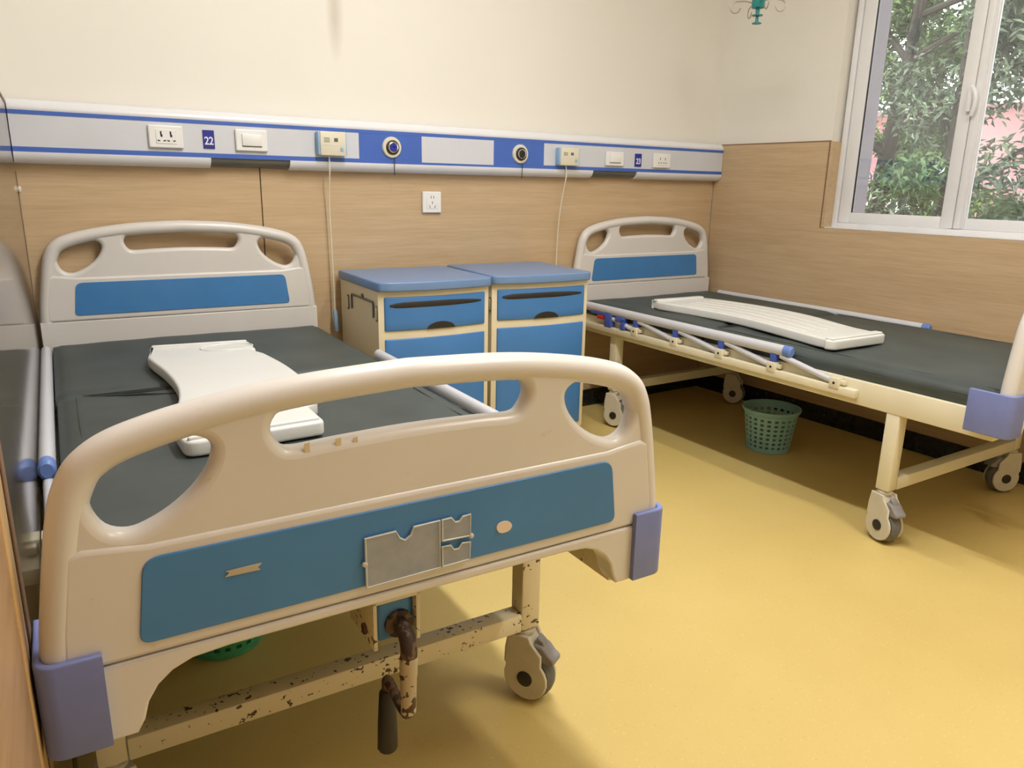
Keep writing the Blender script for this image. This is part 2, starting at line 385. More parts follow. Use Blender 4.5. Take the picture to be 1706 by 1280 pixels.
# ================================================================== OUTSIDE
b = NB(); box(b, 3.5, 26, -16, 18, -.8, -.7); struct(obj('ground', b, 'ground'))
bl = empty('pink_building', (9.6, 1.2, -.7), 0, 'pink rendered building with white balcony rails seen behind the trees', 'building')
def bpart(name, x0, x1, y0, y1, z0, z1, mat, par=bl, bev=0):
    b = NB(); box(b, x0 - 9.6, x1 - 9.6, y0 - 1.2, y1 - 1.2, z0 + .7, z1 + .7, bev); return obj(name, b, mat, par)
bpart('wall', 9.9, 12, -5, 8, -.7, 2.05, 'pink')
bpart('pillar', 9.45, 9.9, 1.15, 1.75, -.7, 2.05, 'pink')
bpart('pillar', 9.45, 9.9, 3.5, 3.9, -.7, 2.05, 'pink')
bpart('eave', 9.3, 12.1, -5.2, 8.2, 2.05, 2.2, 'white_ext')
for y0 in (-3.2, -1.2, .1, 2.05, 4.3, 6.2):
    wn = bpart('window', 9.86, 9.91, y0, y0 + 1.0, .35, 1.75, 'white_ext')
    b = NB(); box(b, 9.85 - 9.6, 9.862 - 9.6, y0 + .07 - 1.2, y0 + .93 - 1.2, .42 + .7, 1.68 + .7); obj('pane', b, 'ext_glass', wn)
for y0, y1 in ((-1.2, 1.15), (1.75, 3.5), (3.9, 6.0)):
    bpart('handrail', 9.42, 9.5, y0, y1, 1.10, 1.17, 'white_ext'); bpart('base_rail', 9.42, 9.5, y0, y1, .50, .58, 'white_ext')
    n = int((y1 - y0) / .13)
    for k in range(n):
        yy = y0 + (k + .5) * (y1 - y0) / n
        b = NB(); lathe(b, [(.022, 0), (.04, .1), (.025, .3), (.03, .42), (.022, .54)], 8, (9.46 - 9.6, yy - 1.2, .58 + .7 - .01)); obj('baluster', b, 'white_ext', bl)

def leaf_mesh(clusters, per, L, Wd, seed):
    rnd = random.Random(seed); V = []; F = []
    for (c, rx, rz) in clusters:
        for k in range(per):
            d = Vector((rnd.gauss(0, 1), rnd.gauss(0, 1), rnd.gauss(0, 1)))
            if d.length < 1e-3: continue
            d.normalize(); rr = rnd.random() ** .45
            p = Vector(c) + Vector((d.x * rx, d.y * rx, d.z * rz)) * rr
            ax = Vector((rnd.gauss(0, 1), rnd.gauss(0, 1), rnd.gauss(-.35, .7))).normalized()
            nn = Vector((rnd.gauss(0, .7), rnd.gauss(0, .7), 1)); sd_ = ax.cross(nn)
            if sd_.length < 1e-3: continue
            sd_.normalize(); nr = sd_.cross(ax)
            l = L * rnd.uniform(.6, 1.25); ww = Wd * rnd.uniform(.7, 1.2)
            i = len(V)
            V += [tuple(p), tuple(p + ax * l * .45 + sd_ * ww + nr * .1 * l), tuple(p + ax * l - nr * .12 * l), tuple(p + ax * l * .45 - sd_ * ww + nr * .1 * l)]
            F += [(i, i + 1, i + 2), (i, i + 2, i + 3)]
    me = bpy.data.meshes.new('foliage'); me.from_pydata(V, [], F); me.update(); return me
def tree(name, base, lean, top, label, leaf, seed, spread, nb=11, per=330, zlo=1.0, L=.075, Wd=.0135):
    rnd = random.Random(seed); t = empty(name, base, 0, label, 'tree')
    base = Vector(base); P0 = Vector((0, 0, 0)); P1 = Vector(lean) * .5 + Vector((0, 0, top * .5)); P2 = Vector(lean) + Vector((0, 0, top))
    pts = smooth_loop([tuple(P0), tuple(P1 + Vector((rnd.uniform(-.06, .06), rnd.uniform(-.06, .06), 0))), tuple(P2)], False, 6)
    b = NB(); sweep(b, pts, [.085 - .055 * i / (len(pts) - 1) for i in range(len(pts))], 8); obj('trunk', b, 'bark', t)
    cl = []
    for k in range(nb):
        f = .22 + .75 * (k + rnd.random()) / nb; s = Vector(pts[min(len(pts) - 1, int(f * (len(pts) - 1)))])
        a = rnd.uniform(0, 2 * math.pi); ln = spread * rnd.uniform(.5, 1.0)
        e = s + Vector((math.cos(a) * ln * .7, math.sin(a) * ln, rnd.uniform(.05, .55)))
        mid = (s + e) / 2 + Vector((0, 0, .1))
        b = NB(); q = smooth_loop([tuple(s), tuple(mid), tuple(e)], False, 4)
        sweep(b, q, [.026 - .018 * i / (len(q) - 1) for i in range(len(q))], 6); obj('branch', b, 'bark', t)
        for u in (.55, .8, 1.0):
            c = s.lerp(e, u) + Vector((rnd.uniform(-.12, .12), rnd.uniform(-.12, .12), rnd.uniform(-.05, .15)))
            cl.append((tuple(c), rnd.uniform(.2, .36), rnd.uniform(.14, .27)))
    me = leaf_mesh(cl, per, L, Wd, seed)
    f = finish('foliage', me, leaf, t, 0); f['kind'] = 'stuff'
    return t
tree('tree', (6.1, .95, -.7), (-.35, -.45, 0), 3.5, 'slanting leafy tree filling the left window pane', 'leaf', 3, 1.15, 15, 420)
tree('tree', (5.4, -.12, -.7), (.1, .12, 0), 3.4, 'dark straight tree standing behind the right window pane', 'leaf2', 5, .85, 11, 380)
tree('tree', (7.6, 1.9, -.7), (.0, -.4, 0), 4.3, 'tall bright green tree farthest behind the left pane', 'leaf', 8, 1.5, 15, 420, L=.10, Wd=.018)
tree('tree', (7.4, -.6, -.7), (.0, .3, 0), 4.0, 'grey-green tree beside the pink building behind the right pane', 'leaf2', 9, 1.2, 11, 380)
tree('tree', (5.6, -2.1, -.7), (.0, .2, 0), 3.8, 'leafy tree growing outside past the right end of the window', 'leaf', 12, 1.2, 12, 230)

# ================================================================== CEILING LAMP AND ADDED FILL TUBE
def lamp(x, y, watt, label, length=1.25, col=(1, .985, .985)):
    t = empty('ceiling_lamp', (x, y, H), 0, label, 'ceiling lamp', 'ceiling tube lamps')
    b = NB(); box(b, -.06, .06, -length / 2 - .03, length / 2 + .03, -.045, 0, .006); obj('housing', b, 'lamp_body', t)
    b = NB(); cyl(b, (0, -length / 2, -.065), (0, length / 2, -.065), .014, 12); obj('tube', b, 'lamp_tube', t)
    for s in (-1, 1):
        b = NB(); box(b, -.016, .016, s * length / 2 - .012, s * length / 2 + .012, -.085, -.04, .003); obj('socket', b, 'lamp_body', t)
    ld = bpy.data.lights.new('tube_light', 'AREA'); ld.shape = 'RECTANGLE'; ld.size = .10; ld.size_y = length; ld.energy = watt; ld.color = col
    lo = bpy.data.objects.new('tube_light', ld); C.objects.link(lo); lo.location = (x, y, H - .09)
lamp(1.08, -1.72, LAMP_W, 'white tube lamp on the ceiling over the gap between the beds')
lamp(1.75, -2.95, FILL_W, 'warm white fill tube added on the ceiling out of view', 1.25, (1, .92, .79))  # added fill, tinted warm to yellow the camera-facing fronts

# ================================================================== BEDS
TOP = [(.451, 0), (.447, .05), (.432, .15), (.422, .20), (.414, .224), (.402, .246), (.385, .2625), (.362, .2755), (.33, .286), (.28, .2975), (.2, .310), (.12, .3175), (0, .3225)]
half = smooth_loop(TOP, False, 4)
top_path = half + [(-x, z) for x, z in half[-2::-1]]          # right seam over the arch to the left seam
HOLE = [(.380, .190), (.379, .211), (.370, .231), (.352, .2455), (.318, .2535), (.278, .2595), (.258, .254), (.250, .241), (.256, .219), (.272, .197), (.296, .177), (.322, .163), (.346, .157), (.368, .166)]
SLOT = [(.163, .275), (.178, .267), (.182, .252), (.174, .235), (.158, .226), (.10, .2285), (0, .231)]
def mirror(p): return [(-x, z) for x, z in p][::-1]
slot = SLOT + [(-x, z) for x, z in SLOT[-2::-1]] + [(-.10, .2805), (0, .2835), (.10, .2805)]
hr = smooth_loop(HOLE, True, 4); hl = mirror(hr); sl = smooth_loop(slot, True, 4)
def board(name, parent, z, head, y0):
    """moulded board, camera-facing face near y0 (toward -y)"""
    b = NB(); T = Matrix.Translation((0, y0 + .0225, z)) @ XZ
    web = [(.447, -.0)] + top_path[1:-1] + [(-.447, 0)]
    web = [(x * .985, zz - (.006 if zz > .2 else 0)) for x, zz in web]
    slab(b, [web, hr, hl, sl], .030 if head else .034, .013, 4, T)
    # lower body, thicker
    body = [(.430, .001), (.427, .05), (.413, .145), (.395, .150), (.36, .146), (.33, .142), (0, .1425), (-.33, .142), (-.36, .146), (-.395, .150), (-.413, .145), (-.427, .05), (-.430, .001)]
    slab(b, [body], .041, .007, 3, T)
    # round handrail
    cp = []
    for i, (x, zz) in enumerate(top_path):
        x0, z0 = top_path[max(i - 1, 0)]; x1, z1 = top_path[min(i + 1, len(top_path) - 1)]
        d = Vector((x1 - x0, z1 - z0)).normalized(); nrm = Vector((-d.y, d.x))      # left of travel = inwards
        cp.append(T @ Vector((x + nrm.x * .0205, zz + nrm.y * .0205, 0)))
    sweep(b, cp, .0215, 12, True, ry=.0205, upv=(0, 1, 0))
    # skirt below the seam
    lo = -.22 if head else -.10
    if head:
        sk = [(.451, .0), (.452, lo), (-.452, lo), (-.451, .0)]
    else:
        sk = [(.451, 0), (.450, -.085), (.440, -.098), (.362, -.098), (.353, -.082), (.347, -.060), (.335, -.041), (.318, -.027), (.295, -.018), (.25, -.0145), (0, -.0135)]
        sk = sk + [(-x, zz) for x, zz in sk[-2::-1]]
    slab(b, [sk], .043, .004, 3, T)
    o = obj(name, b, 'ivory', parent, 50)
    b = NB(); bp = round_poly([(.337, .126), (.350, .019), (-.350, .019), (-.337, .126)], [.02, .014, .014, .02])
    slab(b, [bp], .004, .0012, 2, Matrix.Translation((0, y0 + .0013, z)) @ XZ); obj('blue_panel', b, 'blue', o)
    return o
def bumper(parent, sx, yf, z):
    b = NB(); n = 8; path = []
    x0, x1, ya, yb = .389, .457, yf - .008, yf + .112
    path = [(x0, ya), (x1 - .022, ya)] + [(x1 - .022 + .022 * math.sin(t), ya + .022 - .022 * math.cos(t)) for t in [math.pi / 2 * k / 6 for k in range(1, 6)]] + [(x1, ya + .022), (x1, yb)]
    th = .010
    inner = []
    for i, p in enumerate(path):
        a = Vector(path[max(i - 1, 0)]); c = Vector(path[min(i + 1, len(path) - 1)]); d = (c - a).normalized(); nn = Vector((-d.y, d.x)); inner.append((p[0] + nn.x * th, p[1] + nn.y * th))
    poly = [(sx * x, y) for x, y in path + inner[::-1]]
    if sx < 0: poly = poly[::-1]
    slab(b, [poly], .122, .0035, 2, Matrix.Translation((0, 0, z - .037)))
    return obj('corner_bumper', b, 'bumper', parent, 50)
def caster(parent, x, y, ang, top=.172, pedal=True):
    """housing with wheel; ang turns it about the stem"""
    Mx = Matrix.Translation((x, y, 0)) @ Matrix.Rotation(ang, 4, 'Z')
    rw = .056; off = .016; cz = .0585
    b = NB()
    prof = []
    for k in range(15):                                    # side shield: disc blending into a neck
        a = R(200) + R(250) * k / 14 if False else R(-205 + 250 * k / 14)
        prof.append((off + .051 * math.cos(a), cz + .051 * math.sin(a)))
    prof = prof + [(off + .036, cz + .062), (off + .012, top - .026), (off + .006, top - .012), (-.027, top - .012), (-.034, top - .05), (off - .051, cz + .03)]
    sides = NB()
    for s in (-1, 1):
        slab(sides, [prof], .008, .003, 2, Matrix.Translation((0, s * .0245, 0)) @ XZ)
    neck = [(.034, top - .042), (.014, top - .014), (-.026, top - .014), (-.034, top - .05), (-.036, cz + .055), (.004, cz + .066)]
    slab(sides, [neck], .05, .006, 2, XZ)
    lathe(sides, [(.020, top - .020), (.0235, top - .012), (.0235, top - .006), (.018, top - .004), (.018, top)], 18)
    sides.transform(Mx); o = obj('caster', sides, 'caster', parent, 45)
    b = NB(); lathe(b, [(.030, -.018), (.050, -.018), (rw, -.010), (rw + .001, 0), (rw, .010), (.050, .018), (.030, .018)], 28, (off, 0, cz), (0, 1, 0)); b.transform(Mx)
    obj('wheel', b, 'rubber', o)
    for s in (-1, 1):
        b = NB(); lathe(b, [(.0175, -.002), (.0175, .002), (.015, .003)], 20, (off, s * .029, cz), (0, s, 0)); b.transform(Mx); obj('hub_cap', b, 'dark', o)
    if pedal:
        b = NB(); sk = [(.030, top - .030), (.052, top - .034), (.066, top - .050), (.078, top - .058), (.079, top - .069), (.064, top - .072), (.046, top - .070), (.026, top - .052)]
        slab(b, [round_poly(sk, .005, 3)], .040, .004, 2, XZ)
        slab(b, [round_poly([(.034, top - .016), (.048, top - .024), (.054, top - .038), (.030, top - .036)], .004, 3)], .022, .003, 2, XZ); b.transform(Mx); obj('brake_pedal', b, 'pedal', o)
    return o
def side_rail(parent, sx, xt, zt, y0, y1, rev=False):
    """folded aluminium side rail; rev = folded towards the foot instead of the head"""
    b = NB(); sweep(b, [(xt, y0 - .006, zt), (xt, y1 + .03, zt)], .0195, 16, ry=.0155, upv=(0, 0, 1)); o = obj('side_rail', b, 'tube', parent)
    for e in ((y1 + .032, y1 + .006, y1),):
        b = NB(); n = 16; rings = []
        for yy, sc in ((e[0], 1.05), (e[1], 1.05), (e[2], .72)):
            rings.append([b.verts.new((xt + .0155 * sc * math.cos(2 * math.pi * q / n), yy, zt + .0195 * sc * math.sin(2 * math.pi * q / n))) for q in range(n)])
        for i in range(2):
            for q in range(n): b.faces.new((rings[i][q], rings[i][(q + 1) % n], rings[i + 1][(q + 1) % n], rings[i + 1][q]))
        b.faces.new(rings[0]); b.faces.new(rings[-1]); obj('end_cap', b, 'cap_blue', o)
    A = lambda d0, d1: (min(xt + sx * d0, xt + sx * d1), max(xt + sx * d0, xt + sx * d1))
    ys = [-.43, -.672, -.917, -1.162, -1.416]
    xb0, xb1 = sorted((sx * .4212, xt + sx * .012))
    b = NB(); box(b, xb0, xb1, -1.492, -.04, .446, .474, .004); obj('base_bar', b, 'cream_metal', o)
    for i, yy in enumerate(ys):
        b = NB(); box(b, *A(-.011, .015), yy - .019, yy + .019, .464, .500, .003); box(b, *A(-.007, .009), yy - .034, yy - .010, .480, .494, .002)
        obj('hinge_block', b, 'cream_metal', o)
        b = NB(); cyl(b, (xt + sx * .0145, yy, .483), (xt + sx * .0162, yy, .483), .0045, 8); obj('pivot_pin', b, 'dark', o)
        d = -1 if rev else 1
        b = NB(); sweep(b, [(xt, yy + d * .225, .526), (xt, yy + d * .006, .484)], .0105, 10); obj('strut', b, 'tube', o)
        yj = yy - .29 if rev else yy
        if i < 4:
            b = NB(); box(b, *A(-.009, .010), yj - .014, yj + .012, .497, zt - .008, .003); obj('joint', b, 'rail_blue', o)
    if not rev:
        b = NB(); box(b, *A(-.010, .014), -.275, -.225, .470, .540, .004); box(b, *A(-.008, .012), -.23, -.12, .518, .538, .004); obj('lock_bracket', b, 'rail_blue', o)
        b = NB(); box(b, *A(-.008, .014), -.365, -.30, .505, .530, .004); box(b, *A(-.008, .014), -.365, -.335, .475, .525, .004); obj('lock_bracket', b, 'rail_blue', o)
        b = NB(); box(b, *A(-.004, .016), -.215, -.175, .500, .518, .004); obj('release_button', b, 'red', o)
    return o

YF = -1.950; ZF = .5448; ZH = .6270
def make_bed(loc, rz, label, metal, cast, rails, left):
    t = empty('hospital_bed', loc, rz, label, 'bed', 'crank hospital beds')
    hb = board('headboard', t, ZH, True, 0.0)
    fb = board('footboard', t, ZF, False, YF)
    for s in (-1, 1): bumper(fb, s, YF, ZF)
    for s in (-1, 1):
        b = NB(); box(b, min(s * .38, s * .421), max(s * .38, s * .421), YF + .045, 0.0, .423, .503, .004); obj('side_beam', b, metal, t)
    for y in (YF + .07, -.06):
        b = NB(); box(b, -.379, .379, y - .02 + (.02 if y < -1 else 0), y + .02 + (.02 if y < -1 else 0), .489, .5025, .002); obj('end_beam', b, metal, t)
    for k in range(9):
        y = -.22 - k * .19
        b = NB(); box(b, -.38, .38, y - .035, y + .035, .490, .500, .002); obj('slat', b, metal, t)
    for yl, tagy in ((-1.613, 'f'), (-.265, 'h')):
        for s in (-1, 1):
            b = NB(); box(b, s * .397 - .0225, s * .397 + .0225, yl - .0225, yl + .0225, .172, .424, .004)
            obj('leg', b, metal, t)
            ang, ped = cast[(tagy, s)]
            caster(t, s * .397, yl, ang, pedal=ped)
        b = NB(); box(b, -.374, .374, yl - .024, yl + .018, .172, .213, .003); obj('cross_beam', b, metal, t)
    for s in (-1, 1):
        side_rail(t, s, *rails[s])
    # crank under the footboard
    b = NB(); box(b, -.046, -.040, YF + .055, YF + .16, .420, .500, .001); box(b, .022, .028, YF + .055, YF + .16, .420, .500, .001); box(b, -.046, .028, YF + .055, YF + .16, .494, .502, .001)
    br = obj('crank_bracket', b, metal, t)
    b = NB(); box(b, -.0395, .0215, YF + .064, YF + .15, .424, .493, .010, 3); obj('gear_cover', b, 'blue', br)
    b = NB(); cyl(b, (-.05, YF + .09, .44), (-.046, YF + .09, .44), .009, 8); obj('bolt', b, 'rust_dark', br)
    b = NB(); xc, zc = -.004, .452
    sweep(b, [(xc, YF + .066, zc), (xc, YF + .058, zc)], .022, 16); sweep(b, smooth_loop([(xc, YF + .06, zc), (xc, YF + .035, zc - .002), (xc - .002, YF + .02, zc - .016), (xc - .003, YF + .018, zc - .04)], False, 4), .0125, 12)
    ck = obj('crank', b, 'rust_dark', t)
    b = NB(); sweep(b, [(xc - .003, YF + .018, zc - .030), (xc - .004, YF + .018, zc - .062), (xc - .004, YF + .018, zc - .064), (xc - .005, YF + .018, zc - .124)], [.0135, .0135, .0125, .0115], 12); obj('crank_arm', b, 'rust', ck)
    b = NB(); sweep(b, smooth_loop([(xc - .005, YF + .018, zc - .118), (xc - .006, YF + .022, zc - .130), (xc - .008, YF + .045, zc - .126), (xc - .010, YF + .085, zc - .112), (xc - .010, YF + .092, zc - .122), (xc - .010, YF + .092, zc - .140)], False, 4), .008, 10); obj('handle_rod', b, 'rust_dark', ck)
    b = NB(); sweep(b, [(xc - .010, YF + .092, zc - .132), (xc - .010, YF + .092, zc - .137), (xc - .011, YF + .091, zc - .19), (xc - .012, YF + .090, zc - .236), (xc - .012, YF + .090, zc - .240)], [.009, .0125, .0155, .0165, .014], 14); obj('grip', b, 'grip', ck)
    if left:
        # card pocket on the blue panel
        Tp = Matrix.Translation((0, YF - .004, ZF)) @ XZ
        p1 = [(-.075, .019), (.033, .021), (.033, .093), (-.006, .092), (-.010, .081), (-.019, .0755), (-.027, .081), (-.032, .0915), (-.075, .091)]
        p2 = [(.037, .061), (.081, .059), (.081, .092), (.069, .091), (.064, .085), (.057, .085), (.051, .093), (.037, .093)]
        p3 = [(.037, .021), (.080, .022), (.081, .049), (.068, .050), (.063, .043), (.055, .043), (.050, .051), (.037, .052)]
        b = NB()
        for p in (p1, p2, p3): slab(b, [p], .003, .0008, 1, Tp)
        pk = obj('card_pocket', b, 'pocket', fb, 0)
        me = pk.data; me.materials.append(MT['pocket_rim']); b = NB(); b.from_mesh(me); n0 = len(b.faces)
        for p in (p1, p2, p3):
            q = p + [p[0]]; sweep(b, [Tp @ Vector((x, z, .0008)) for x, z in q], .0016, 6)
        for xx, zz in ((-.0765, .054), (.083, .058)): lathe(b, [(.004, 0), (.004, .003), (.002, .004)], 8, (xx, YF - .003, ZF + zz), (0, -1, 0))
        b.faces.ensure_lookup_table()
        for f in b.faces[n0:]: f.material_index = 1
        b.to_mesh(me); b.free()
        def patch(name, pts, mat, lab=None, rough=.0):
            b = NB(); slab(b, [pts], .0012, .0003, 1, Matrix.Translation((0, YF - .0014, ZF)) @ XZ); o = obj(name, b, mat, fb, 0)
            if lab: o['label'] = lab
            return o
        patch('tape_strip', [(-.251, .089), (-.246, .0855), (-.252, .081), (-.209, .080), (-.212, .084), (-.207, .089)], 'tape', 'torn strip of paper tape')
        patch('sticker_residue', smooth_loop([(.126, .059), (.130, .065), (.139, .067), (.148, .064), (.153, .057), (.149, .050), (.140, .048), (.131, .050)], True, 2), 'residue', 'small white torn sticker patch')
        for (x0, x1, z0, z1) in ((-.196, -.186, .205, .240), (-.145, -.138, .215, .232), (-.105, -.098, .214, .232), (-.082, -.076, .214, .230), (-.03, .035, .2055, .2095), (-.26, -.215, .205, .2075)):
            b = NB(); slab(b, [[(x0, z0), (x1, z0 + .001), (x1, z1), (x0, z1 - .001)]], .0008, .0002, 1, Matrix.Translation((0, YF + .0074, ZF)) @ XZ); o = obj('tape_mark', b, 'stain_tape', fb, 0); o['label'] = 'yellowed old tape mark'
    return t
bed1 = make_bed((.4596, -.0648, 0), -.0451, 'nearest ivory hospital bed with chipped frame and card pocket on its footboard', 'chip_metal',
                {('f', 1): (R(-58), True), ('f', -1): (R(190), True), ('h', 1): (R(20), False), ('h', -1): (R(160), False)},
                {-1: (-.4435, .546, -.06, -1.225), 1: (.463, .556, -.60, -1.775, True)}, True)
bed2 = make_bed((2.6282, -.0663, 0), -.0222, 'ivory hospital bed below the window with cream side beam and folded rail', 'cream_metal',
                {('f', -1): (R(-105), True), ('f', 1): (R(152), True), ('h', -1): (R(-70), False), ('h', 1): (R(-62), False)},
                {-1: (-.434, .546, -.06, -1.235), 1: (.462, .548, -.06, -1.21)}, False)

# ================================================================== MATTRESSES
def pad(name, parent, x0, x1, y0, y1, z0, z1, seed, amp=.002, sag=0):
    b = NB(); nx, ny = 34, max(10, int(abs(y1 - y0) / .03)); rnd = random.Random(seed)
    ph = [rnd.uniform(0, 6) for _ in range(8)]
    def hz(u, v, x, y):
        e = min(u, 1 - u) * (x1 - x0); f = min(v, 1 - v) * abs(y1 - y0); d = min(e, f)
        edge = -.012 * max(0, 1 - d / .03) ** 2
        wv = amp * (math.sin(9 * x + ph[0] + 3 * y) + .7 * math.sin(21 * y + ph[1] - 6 * x) + .5 * math.sin(37 * x + 11 * y + ph[2]))
        return edge + wv * min(1, d / .05)
    g = [[b.verts.new((x0 + (x1 - x0) * i / nx, y0 + (y1 - y0) * j / ny, z1 + hz(i / nx, j / ny, x0 + (x1 - x0) * i / nx, y0 + (y1 - y0) * j / ny))) for i in range(nx + 1)] for j in range(ny + 1)]
    for j in range(ny):
        for i in range(nx): b.faces.new((g[j][i], g[j][i + 1], g[j + 1][i + 1], g[j + 1][i]))
    rim = [g[0][i] for i in range(nx + 1)] + [g[j][nx] for j in range(1, ny + 1)] + [g[ny][i] for i in range(nx - 1, -1, -1)] + [g[j][0] for j in range(ny - 1, 0, -1)]
    cx, cy = (x0 + x1) / 2, (y0 + y1) / 2
    prev = rim
    for dz, ins in ((.5, -.004), (1.0, .004)):
        ring = []
        for v in rim:
            d = Vector((v.co.x - cx, v.co.y - cy)); s = Vector((math.copysign(1, d.x) if abs(abs(v.co.x - cx) - (x1 - x0) / 2) < 1e-4 else 0, math.copysign(1, d.y) if abs(abs(v.co.y - cy) - abs(y1 - y0) / 2) < 1e-4 else 0))
            ring.append(b.verts.new((v.co.x - s.x * ins, v.co.y - s.y * ins, v.co.z + (z0 - v.co.z) * dz)))
        for k in range(len(rim)): b.faces.new((prev[k], prev[(k + 1) % len(rim)], ring[(k + 1) % len(rim)], ring[k]))
        prev = ring
    b.faces.new(prev)
    return obj(name, b, 'mattress', parent, 60)
def mattress(loc, rz, label, seed, x0, x1, split):
    t = empty('mattress', (loc[0], loc[1], .5032), rz, label, 'mattress', 'dark folding mattresses on the beds')
    z0, z1 = .0005, .0565
    pad('head_pad', t, x0, x1, -.012, split + .006, z0, z1 + .001, seed)
    pad('foot_pad', t, x0 + .004, x1 - .002, split - .006, -1.895, z0, z1, seed + 1, .0022)
    b = NB(); rnd = random.Random(seed + 5)
    for f in range(4):       # puckered creases fanning out of the fold
        xs = x0 + .06; ln = [.30, .42, .5, .26][f]; dy = [-.006, -.03, -.062, -.09][f]
        pts = [(xs + ln * k / 8, split - .018 + dy * (k / 8) ** .8 + rnd.uniform(-.003, .003), z1 + .0005) for k in range(9)]
        sweep(b, pts, [.0006 + .0022 * math.sin(math.pi * k / 8) for k in range(9)], 5)
    obj('crease', b, 'seam', t)
    for xx in (x0 + .045, x1 - .045):
        b = NB(); sweep(b, [(xx, split - .03 - 1.13 * k / 12, z1 + .0005 + .001 * math.sin(k * 2.3)) for k in range(13)], .0013, 5)
        obj('piping', b, 'mattress', t)
    b = NB(); sweep(b, [(x0 + .004, -.03 - 1.84 * k / 24, .028 + .004 * math.sin(k * 1.7)) for k in range(25)], .003, 6); obj('side_seam', b, 'seam', t); b = NB(); sweep(b, [(x1 - .004, -.03 - 1.84 * k / 24, .028 + .004 * math.sin(k * 1.3)) for k in range(25)], .003, 6)
    obj('side_seam', b, 'seam', t)
    return t
mattress((.4596, -.0648), -.0451, 'dark green-black folding mattress under the smooth white tray board', 11, -.424, .443, -.715)
mattress((2.6282, -.0663), -.0222, 'dark green-black mattress under the ribbed white tray board by the window', 23, -.415, .425, -.80)

# ================================================================== TRAY BOARDS
def tray(loc, rz, label, outline, z, thick, ribs, ends):
    t = empty('tray_board', (loc[0], loc[1], z), rz, label, 'tray', 'white tray boards lying on the beds')
    b = NB(); slab(b, [outline], thick, .007, 3, Matrix.Translation((0, 0, thick / 2))); obj('board', b, 'tray', t, 45)
    for e in ends:
        b = NB(); slab(b, [round_poly(e, .008, 4)], .011, .004, 3, Matrix.Translation((0, 0, thick + .0015))); obj('end_rim', b, 'tray', t, 45)
    for q in ribs:
        b = NB(); sweep(b, [(x, y, thick - .0005) for x, y in q], .0035, 10, True, ry=.0125, upv=(0, 0, 1)); obj('rib', b, 'tray', t)
    return t
o1 = round_poly([(-.178, -.372), (.108, -.405), (.104, -.535)], [.012, .012, .02], 4) + smooth_loop([(.112, -.60), (.126, -.72), (.132, -.83), (.131, -.94), (.121, -1.06), (.098, -1.165)], False, 4) + round_poly([(.070, -1.195), (.070, -1.315), (-.212, -1.332), (-.216, -1.20)], [.012, .016, .03, .02], 4) + smooth_loop([(-.197, -1.09), (-.177, -1.0), (-.165, -.90), (-.164, -.80), (-.172, -.68), (-.186, -.57)], False, 4) + [(-.192, -.51)]
def strip(x0, y0, x1, y1, wd): 
    d = Vector((x1 - x0, y1 - y0)).normalized(); n = Vector((-d.y, d.x)) * wd
    return [(x0, y0), (x1, y1), (x1 + n.x, y1 + n.y), (x0 + n.x, y0 + n.y)]
tr1 = tray((.4596, -.0648), -.0451, 'smooth white waisted tray board lying on the near bed mattress', o1, .5640, .033, [], [strip(-.168, -.384, .100, -.414, -.010), strip(-.203, -1.322, .062, -1.306, .010)])
b = NB(); sweep(b, [(.03 + .075 * math.cos(a), -.475 + .045 * math.sin(a), .0342) for a in [2 * math.pi * k / 28 for k in range(29)]], .0022, 6); obj('cup_ring', b, 'tray', tr1)
# ribbed board on the far bed
rt_ = smooth_loop([(.008, -.44), (.035, -.56), (.050, -.70), (.046, -.84), (.022, -.98), (-.020, -1.10), (-.058, -1.22)], False, 4)
lf_ = smooth_loop([(-.345, -1.25), (-.318, -1.13), (-.290, -1.00), (-.270, -.87), (-.264, -.75), (-.272, -.62), (-.288, -.50)], False, 4)
o2 = round_poly([(-.300, -.362), (-.008, -.376)], .02, 4) + rt_ + round_poly([(-.058, -1.30), (-.068, -1.345), (-.352, -1.338), (-.368, -1.30)], [.01, .02, .03, .02], 4) + lf_ + [(-.302, -.42)]
ribs = []
for k in range(5):
    f = (k + .7) / 5.4
    ribs.append(smooth_loop([(a[0] * (1 - f) + c[0] * f, a[1] * (1 - f) + c[1] * f) for a, c in list(zip(lf_[::-1], rt_))[1:-1:3]], False, 4))
tr2 = tray((2.6282, -.0663), -.0222, 'ribbed white tray board lying on the bed below the window', o2, .5640, .035, ribs, [strip(-.290, -.370, -.016, -.384, -.032), strip(-.354, -1.330, -.078, -1.337, .032)])

